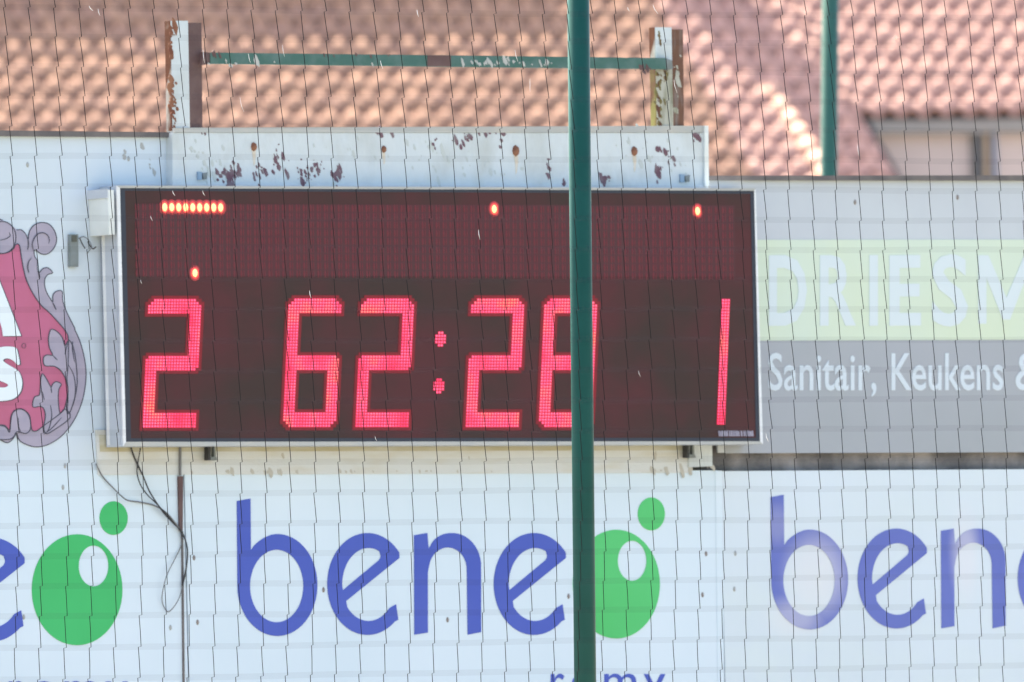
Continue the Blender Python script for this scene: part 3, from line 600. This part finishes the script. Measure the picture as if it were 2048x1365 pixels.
# off-white box on the scoreboard's left side
a = P(229, 380, BY); b = P(229, 470, BY)
jb = MB(); jb.box((a.x - 0.030, -0.148, b.z), (a.x - 0.002, -0.012, a.z)); j = jb.build('junction_box', M_boxw); tag(j, 'off-white box fixed to the left side of the scoreboard at its top', 'box')
jl = MB(); jl.box((a.x - 0.036, -0.150, a.z - 0.032), (a.x - 0.0305, -0.010, a.z + 0.004)); jc = jl.build('lid', M_alu, j)
pl = MB(); pl.quad_px([(141, 534), (157, 534), (156.5, 469), (141, 469)], -0.03, 0.019); pk = pl.build('latch_plate', M_grey); tag(pk, 'small upright grey metal plate on the pale hoarding left of the scoreboard', 'plate')
pl = MB(); pl.quad_px([(144, 484), (154, 484), (154, 471), (144, 471)], -0.034, 0.0035); pl.build('plate_clip', mat('dark_clip', (0.08, 0.085, 0.07), 0.6), pk)

# ------------------------------------------------------------------ cables
def cable(pts, r, label, m, Y=-0.03):
    sm = smooth_loop(pts, False, 6); mb = MB()
    mb.tube([P(x, y, Y + 0.008 * math.sin(i * 0.23)) for i, (x, y) in enumerate(sm)], r, 6)
    o = mb.build('cable', m, None, True); tag(o, label, 'cable', 'cables hanging at the lower left of the scoreboard'); return o
cable([(262, 896), (270, 918), (285, 950), (300, 985), (325, 1023), (345, 1045), (362, 1062), (372, 1085), (375, 1108), (372, 1140), (365, 1172)], 0.0034, 'thick black cable running from under the scoreboard corner to the brown joint strip', M_black)
cable([(192, 928), (205, 953), (225, 975), (240, 990), (255, 1001), (280, 1005), (310, 1012), (335, 1028), (358, 1056)], 0.0030, 'cable leaving the left end of the cream board and sagging over the green dot', M_black2, -0.026)
cable([(281, 896), (276, 925), (274, 945), (280, 968), (293, 988), (310, 1005), (340, 1036), (360, 1062), (366, 1080)], 0.0026, 'thin black cable looping close beside the thick cable', M_black, -0.035)
cable([(364, 1068), (363, 1090), (348, 1122), (334, 1150), (326, 1180), (324, 1200), (328, 1214), (336, 1224), (348, 1214), (360, 1192), (366, 1165), (371, 1140)], 0.0022, 'thin cable end forming a long loop beside the board joint', M_black2, -0.027)
cable([(160, 478), (165, 489), (170, 497)], 0.0026, 'short bent wire stub beside the small grey plate', M_black, -0.03)
cable([(158, 477), (168, 474), (178, 482), (183, 494), (178, 502), (174, 508)], 0.0020, 'little looped wire between the grey plate and the scoreboard casing', M_black2, -0.03)
cable([(176, 484), (180, 492), (186, 498), (192, 494)], 0.0028, 'dark wire tail touching the left edge of the scoreboard casing', M_black, -0.03)

# ------------------------------------------------------------------ green posts
def post(x0, y0, x1, y1, Y, r, m, label, cat):
    a = P(x0, y0, Y); b = P(x1, y1, Y); d = (a - b).normalized()
    top = a + d * 2.2; k = b.z / d.z; base = b - d * (b.z / d.z)
    t = thing('net_post', base, label, cat, 'green net posts')
    mb = MB(); mb.tube([base, top], r, 32); mb.build('tube', m, t, False)
    for p in t.children[0].data.polygons: p.use_smooth = len(p.vertices) == 4
    mb = MB(); mb.tube([top, top + d * 0.02], r * 1.08, 24); mb.build('cap', m, t)
YN = -3.6
post(1156.5, 0, 1170.3, 1365, YN + 0.06, 0.0419, M_post, 'thick dark green round post standing in front of the scoreboard', 'post')
post(1660.5, 0, 1658, 350, 14.0, 0.0415, M_post2, 'blurred green round post behind the wall, in front of the tiled roof', 'post')

# ------------------------------------------------------------------ ball net
net = thing('ball_stop_net', (0, YN, 0), 'wide mesh ball stop net hanging in front of the whole wall', 'net')
rows = [-158, -98, -38, 22, 79, 137, 195, 255, 316, 376, 437, 498, 559, 620, 681, 742, 803, 864, 924, 985, 1047, 1108, 1168, 1228, 1290, 1351, 1412, 1473, 1534]
# pixel rows were read at x = 600; take them as heights on the net plane
rz = [P(600, y, YN).z for y in rows]
xa = P(36, 900, YN).x; xb = P(2012.6, 900, YN).x; dxn = (xb - xa) / 41
def bow(z):       # sideways drift of the cords: they hang in a slight bow
    y = 682.5 + (P(1024, 682.5, YN).z - z) / 0.00189
    tab = [(-200, -0.050), (20, -0.0145), (253, 0.0005), (460, -0.002), (900, 0), (1060, -0.008), (1330, -0.040), (1600, -0.07)]
    for (a, va), (b, vb) in zip(tab, tab[1:]):
        if y <= b: t = max(0, (y - a) / (b - a)); return va + (vb - va) * t
    return tab[-1][1]
rn = random.Random(31)
zw = lambda X, j: 0.0022 * math.sin(X * 2.1 + j * 1.3) + 0.0012 * math.sin(X * 7 + j)
for i in range(-6, 49):
    X = xa + dxn * i; pts = []; jit = rn.uniform(-0.0015, 0.0015)
    for j in range(len(rz) - 1):
        z0, z1 = rz[j] + zw(X, j), rz[j + 1] + zw(X, j + 1)
        k0 = 0.0048 + rn.uniform(-0.0016, 0.0016); base0 = X + jit + bow(z0) + rn.uniform(-.001, .001); base1 = X + jit + bow(z1)
        pts.append(Vector((base0 - k0, YN, z0 - 0.0012))); mid = (base0 - k0 + base1 + k0) / 2 + rn.uniform(-0.0012, 0.0012)
        pts.append(Vector((mid, YN, (z0 + z1) / 2))); pts.append(Vector((base1 + k0, YN, z1 + 0.0012)))
    mb = MB(); mb.tube(pts, 0.0016, 4); mb.build('vertical_cord', M_net, net)
XN0 = xa - 6 * dxn; XN1 = xa + 48 * dxn
for j in range(len(rz)):
    mb = MB(); n = 90; k = 0; vs = []; fs = []
    for q in range(n + 1):
        X = XN0 + (XN1 - XN0) * q / n; z = rz[j] + zw(X, j)
        vs += [(X, YN - 0.003, z - 0.0115), (X, YN - 0.003, z + 0.0115)]
        if q: fs.append((2 * q - 2, 2 * q, 2 * q + 1, 2 * q - 1))
    mb.add(vs, fs); mb.build('horizontal_band', M_netb, net)
# fluff caught in the net
FL = [(178, 12, 8, 10, 1.0, 'over the shaded left roof, upper of two near the corner'), (196, 18, 4, 14, .8, 'over the shaded left roof, lower of two near the corner'), (497, 108, 4, 18, .7, 'over the left end of the green crossbar'), (406, 100, 3, 26, .7, 'beside the top of the left rusty upright'),
      (834, 20, 3, 14, 1, 'high over the middle of the shaded roof'), (761, 122, 5, 16, .8, 'over the green crossbar, left of its bare brown patch'), (1060, 158, 0, 26, .6, 'over lit tiles just below the crossbar'), (565, 90, 4, 24, .7, 'over the roof just above the crossbar'),
      (480, 195, 8, 30, .6, 'over lit tiles right of the left upright'), (1306, 10, 10, 18, 1, 'over the roof above the right upright'), (345, 382, 5, 10, .8, 'above the left end of the row of lit lamps'), (405, 382, 5, 10, .8, 'above the right end of the row of lit lamps'),
      (301, 432, 4, 10, .6, 'over the screen just left under the row of lit lamps'), (619, 582, 3, 14, .8, 'over the screen touching the top of digit 6'), (957, 460, 3, 20, .8, 'over the middle of the red text matrix'), (1255, 15, 4, 8, 1, 'at the picture top between post and right upright'),
      (1715, 290, 3, 22, .7, 'over the tiles right of the far green post'), (750, 873, 4, 10, .6, 'over the lower screen edge under the second digit 2'), (1532, 868, 5, 16, .9, 'at the lower right corner of the scoreboard'), (281, 560, 3, 8, .6, 'over the screen above the first digit 2'),
      (1030, 100, 6, 24, .7, 'over the crossbar between bare patch and post'), (1277, 742, 4, 12, .6, 'over the screen between digits 8 and 1'), (1348, 160, 6, 26, .7, 'in front of the right rusty upright')]
for (x, y, dx, dy, r, where) in FL:
    mb = MB(); Y = YN - 0.006
    mb.tube([P(x, y, Y), P(x + dx * 0.3, y + dy * 0.5, Y), P(x + dx, y + dy, Y)], [0.0005 * r, 0.0014 * r, 0.0005 * r], 5)
    o = mb.build('fluff', M_fluff, None, True); tag(o, 'wisp of fluff ' + where, 'fluff', 'wisps of fluff in the net')

# ------------------------------------------------------------------ houses behind
A0 = CAM + ray(700, 250) * 146.0
def on_roof(px, py):
    d = ray(px, py); t = (A0 - CAM).dot(RN) / d.dot(RN); p = CAM + d * t - A0
    return p.dot(HX), p.dot(US)
def RP(a, s, h=0.0): return A0 + HX * a + US * s + RN * h
TW = 0.186; TL = 0.30
a_v, s_e = on_roof(1737, 236); a_m, _ = on_roof(1418, 200); _, s_top = on_roof(1024, -60)
a_lo, _ = on_roof(-260, 100); a_hi, _ = on_roof(2330, 100); s_lo = on_roof(700, 520)[1]
print('roof coords', a_v, s_e, a_m, s_top, a_lo, a_hi, s_lo)
a_m = round(a_m / TW) * TW; a_v = a_m + round((a_v - a_m) / TW) * TW
ridge_s = s_top + 2.6
def tile_mesh(name, m):
    v = []; f = []; n = 9
    prof = []
    for i in range(n + 1):
        t = i / n                                     # big roll then a shallow pan
        if t < 0.58: z = 0.052 * math.sin(math.pi * t / 0.58)
        else: z = -0.014 * math.sin(math.pi * (t - 0.58) / 0.42)
        prof.append((t * (TW + 0.008) - TW / 2, z))
    Lt = TL + 0.05
    for (y, lift) in ((0, 0.030), (Lt, 0.0)):
        for x, z in prof: v.append(HX * x + US * y + RN * (z + lift))
    for x, z in prof: v.append(HX * x + US * 0.004 + RN * (z + 0.030 - 0.02))
    k = n + 1
    for i in range(n): f += [(i, i + 1, k + i + 1, k + i), (2 * k + i, 2 * k + i + 1, i + 1, i)]
    me = bpy.data.meshes.new(name); me.from_pydata([tuple(q) for q in v], [], f); me.materials.append(m); me.update()
    for p in me.polygons: p.use_smooth = True
    return me
mA = [tile_mesh('roof_tile', m) for m in M_tileA]; mBt = [tile_mesh('roof_tile', m) for m in M_tileB]
def house(name, loc_a, label):
    p = RP(loc_a, 0); return thing('house', (p.x, p.y, 0), label, 'house', 'tiled houses behind the wall')
def slab(mb, a0, a1, s0, s1, h0, h1):
    mb.hexa([RP(a0, s0, h1), RP(a1, s0, h1), RP(a1, s1, h1), RP(a0, s1, h1)], [RP(a0, s0, h0), RP(a1, s0, h0), RP(a1, s1, h0), RP(a0, s1, h0)])
def vis(a, s):
    p = RP(a, s); d = p - CAM; z = d.dot(FWD); x = 1024 + d.dot(CRT) / z * FPX; y = 682.5 - d.dot(CUP) / z * FPX
    return x, y
rt = random.Random(17)
def roof(hs, a0, a1, s0, meshes, skip, is_in):
    mb = MB(); slab(mb, a0, a1, s0 + 0.02, ridge_s, -0.12, -0.03); rf = mb.build('roof', M_deck, hs)
    nT = 0; rest = MB(); na = int(round((a1 - a0) / TW)); ns = int((ridge_s - s0) / TL)
    for j in range(ns):
        for i in range(na):
            a = a0 + TW * (i + 0.5); s = s0 + TL * j; x, y = vis(a, s + TL / 2)
            hh = rt.uniform(0, 0.006)
            me = meshes[0] if rt.random() < 0.5 else rt.choice(meshes)
            if is_in(x, y):
                o = bpy.data.objects.new('roof_tile', me); COL.objects.link(o); o.parent = rf
                o.location = RP(a + rt.uniform(-.003, .003), s + rt.uniform(-.008, .008), hh) - wloc(rf); nT += 1
            else:
                base = RP(a, s, hh); rest.add([base + v.co for v in me.vertices], [tuple(p.vertices) for p in me.polygons])
    if rest.v:
        o = rest.build('roof_tiles_beyond', meshes[0].materials[0], rf, True); o['kind'] = 'stuff'
    print('tiles', nT)
    return rf
hA = house('house', -2, 'house with the weathered orange pantile roof behind the scoreboard, at the left')
inA = lambda x, y: -30 < x < 2080 and -25 < y < (282 if x < 345 else 272 if x < 1415 else 372)
a_l0 = a_m - TW * round((a_m - a_lo) / TW)
rfA = roof(hA, a_l0, a_m, s_lo, mA, None, inA)
hB = house('house', 4, 'house with the brighter pink orange tile roof above a beige wall, at the right')
# right house: roof in two lengths, the left strip reaches lower than the eave over the beige wall
rfB = roof(hB, a_v, a_v + TW * round((a_hi - a_v) / TW), s_e, mBt, None, inA)
rfC = roof(hB, a_m, a_v, s_lo, mBt, None, inA)
# half-round caps along the valley edge
c0 = on_roof(1540, 185); c1 = on_roof(1692, 430); nn = 9
for i in range(nn):
    t0, t1 = i / nn, (i + 1.12) / nn
    p0 = RP(c0[0] + (c1[0] - c0[0]) * t0, c0[1] + (c1[1] - c0[1]) * t0, 0.035); p1 = RP(c0[0] + (c1[0] - c0[0]) * t1, c0[1] + (c1[1] - c0[1]) * t1, 0.038)
    mb = MB(); mb.tube([p0, p1], [0.072, 0.078], 12); mb.build('ridge_tile', mat('ridge_clay', (0.36, 0.21, 0.16), 0.8), rfC, True)
# verge board along the step, fascia, gutter and walls
def house_box(hs, a0, a1, s_front, back, zt_off, m, name='wall'):
    p0 = RP(a0, s_front); p1 = RP(a1, s_front); zt = p0.z - zt_off
    f = [Vector((p0.x, p0.y, 0)), Vector((p1.x, p1.y, 0)), Vector((p1.x, p1.y, zt)), Vector((p0.x, p0.y, zt))]
    mb = MB(); mb.hexa(f, [q + HB * back for q in f]); return mb.build(name, m, hs)
house_box(hA, a_l0, a_m - 0.01, s_lo + 0.5, 6.0, 0.2, M_brick)
house_box(hB, a_m, a_v - 0.03, s_lo + 0.5, 1.2, 0.2, M_render)
house_box(hB, a_v - 0.02, a_v + 2.2, s_e + 0.12, 5.0, 0.12, M_render)
house_box(hB, a_v + 2.21, a_hi + 3, s_e + 0.04, 5.0, 0.10, M_render2)
def uplift(a, s, dz, db): return RP(a, s) + Vector((0, 0, dz)) + HB * db
mb = MB(); f = [uplift(a_v + 0.05, s_e, -0.13, 0.0), uplift(a_hi, s_e, -0.13, 0.0), uplift(a_hi, s_e, -0.02, 0.0), uplift(a_v + 0.05, s_e, -0.02, 0.0)]
mb.hexa(f, [q + HB * 0.03 for q in f]); mb.build('fascia', M_fascia, hB)
mb = MB(); f = [uplift(a_v + 0.02, s_lo, -0.18, 0), uplift(a_v + 0.09, s_lo, -0.18, 0), uplift(a_v + 0.09, s_lo, -0.04, 0), uplift(a_v + 0.02, s_lo, -0.04, 0)]
g2 = [uplift(a_v + 0.02, s_e + 0.05, -0.18, 0), uplift(a_v + 0.09, s_e + 0.05, -0.18, 0), uplift(a_v + 0.09, s_e + 0.05, -0.04, 0), uplift(a_v + 0.02, s_e + 0.05, -0.04, 0)]
mb.hexa(f, g2); mb.build('verge_board', mat('black_verge', (0.03, 0.03, 0.036), 0.8, spec=0.1), hB)
def vstrip(px0, px1, m, name, d=0.05):
    a0, _ = on_roof(px0, 236); a1, _ = on_roof(px1, 236)
    q0 = RP(a0, s_e + 0.12) - HB * d; q1 = RP(a1, s_e + 0.12) - HB * d; zt = q0.z - 0.14
    mb = MB(); f = [Vector((q0.x, q0.y, 0)), Vector((q1.x, q1.y, 0)), Vector((q1.x, q1.y, zt)), Vector((q0.x, q0.y, zt))]; mb.hexa(f, [q + HB * d * 0.96 for q in f]); mb.build(name, m, hB)
vstrip(1948, 1956, M_fascia, 'trim', 0.03); vstrip(1957, 1968, M_pipe, 'downpipe', 0.09); vstrip(1970, 1981, M_ochre, 'trim', 0.05); vstrip(1989, 1997, M_groove, 'downpipe', 0.07)
# tops: ridge, back slopes, added unseen blocks that shade the slope
def vbox(parent, name, a0, a1, s0, db, h, m):
    p = [RP(a0, s0), RP(a1, s0)]; z0 = min(p[0].z, p[1].z) - 0.4
    f = [Vector((p[0].x, p[0].y, z0)), Vector((p[1].x, p[1].y, z0)), Vector((p[1].x, p[1].y, p[1].z + h)), Vector((p[0].x, p[0].y, p[0].z + h))]
    mb = MB(); mb.hexa(f, [q + HB * db for q in f]); return mb.build(name, m, parent)
aD0, sD = on_roof(-700, -70); aD1, _ = on_roof(1000, -70)
vbox(hA, 'attic_wall', aD0, aD1, sD, 1.2, 1.25, M_brick)  # unseen block added to cast shade over the upper tile rows
aC0, sC = on_roof(1292, -45); aC1, _ = on_roof(1418, -45)
chim_occluder = vbox(hB, 'chimney', aC0, aC1, sC, 0.45, 4.3, M_brick)  # unseen stack added and sized to cast the diagonal roof shadow
aE, _ = on_roof(980, -105)
for hs, a0, a1 in ((hA, a_l0, a_m - 0.01), (hB, a_m, a_hi + 3)):
    q = [RP(a0, ridge_s, -0.03), RP(a1, ridge_s, -0.03)]; dn = HB * 5 - Vector((0, 0, 2.9))
    mb = MB(); f = [q[0], q[1], q[1] + dn, q[0] + dn]; mb.hexa(f, [x - Vector((0, 0, 0.1)) for x in f]); mb.build('back_slope', M_deck, hs)
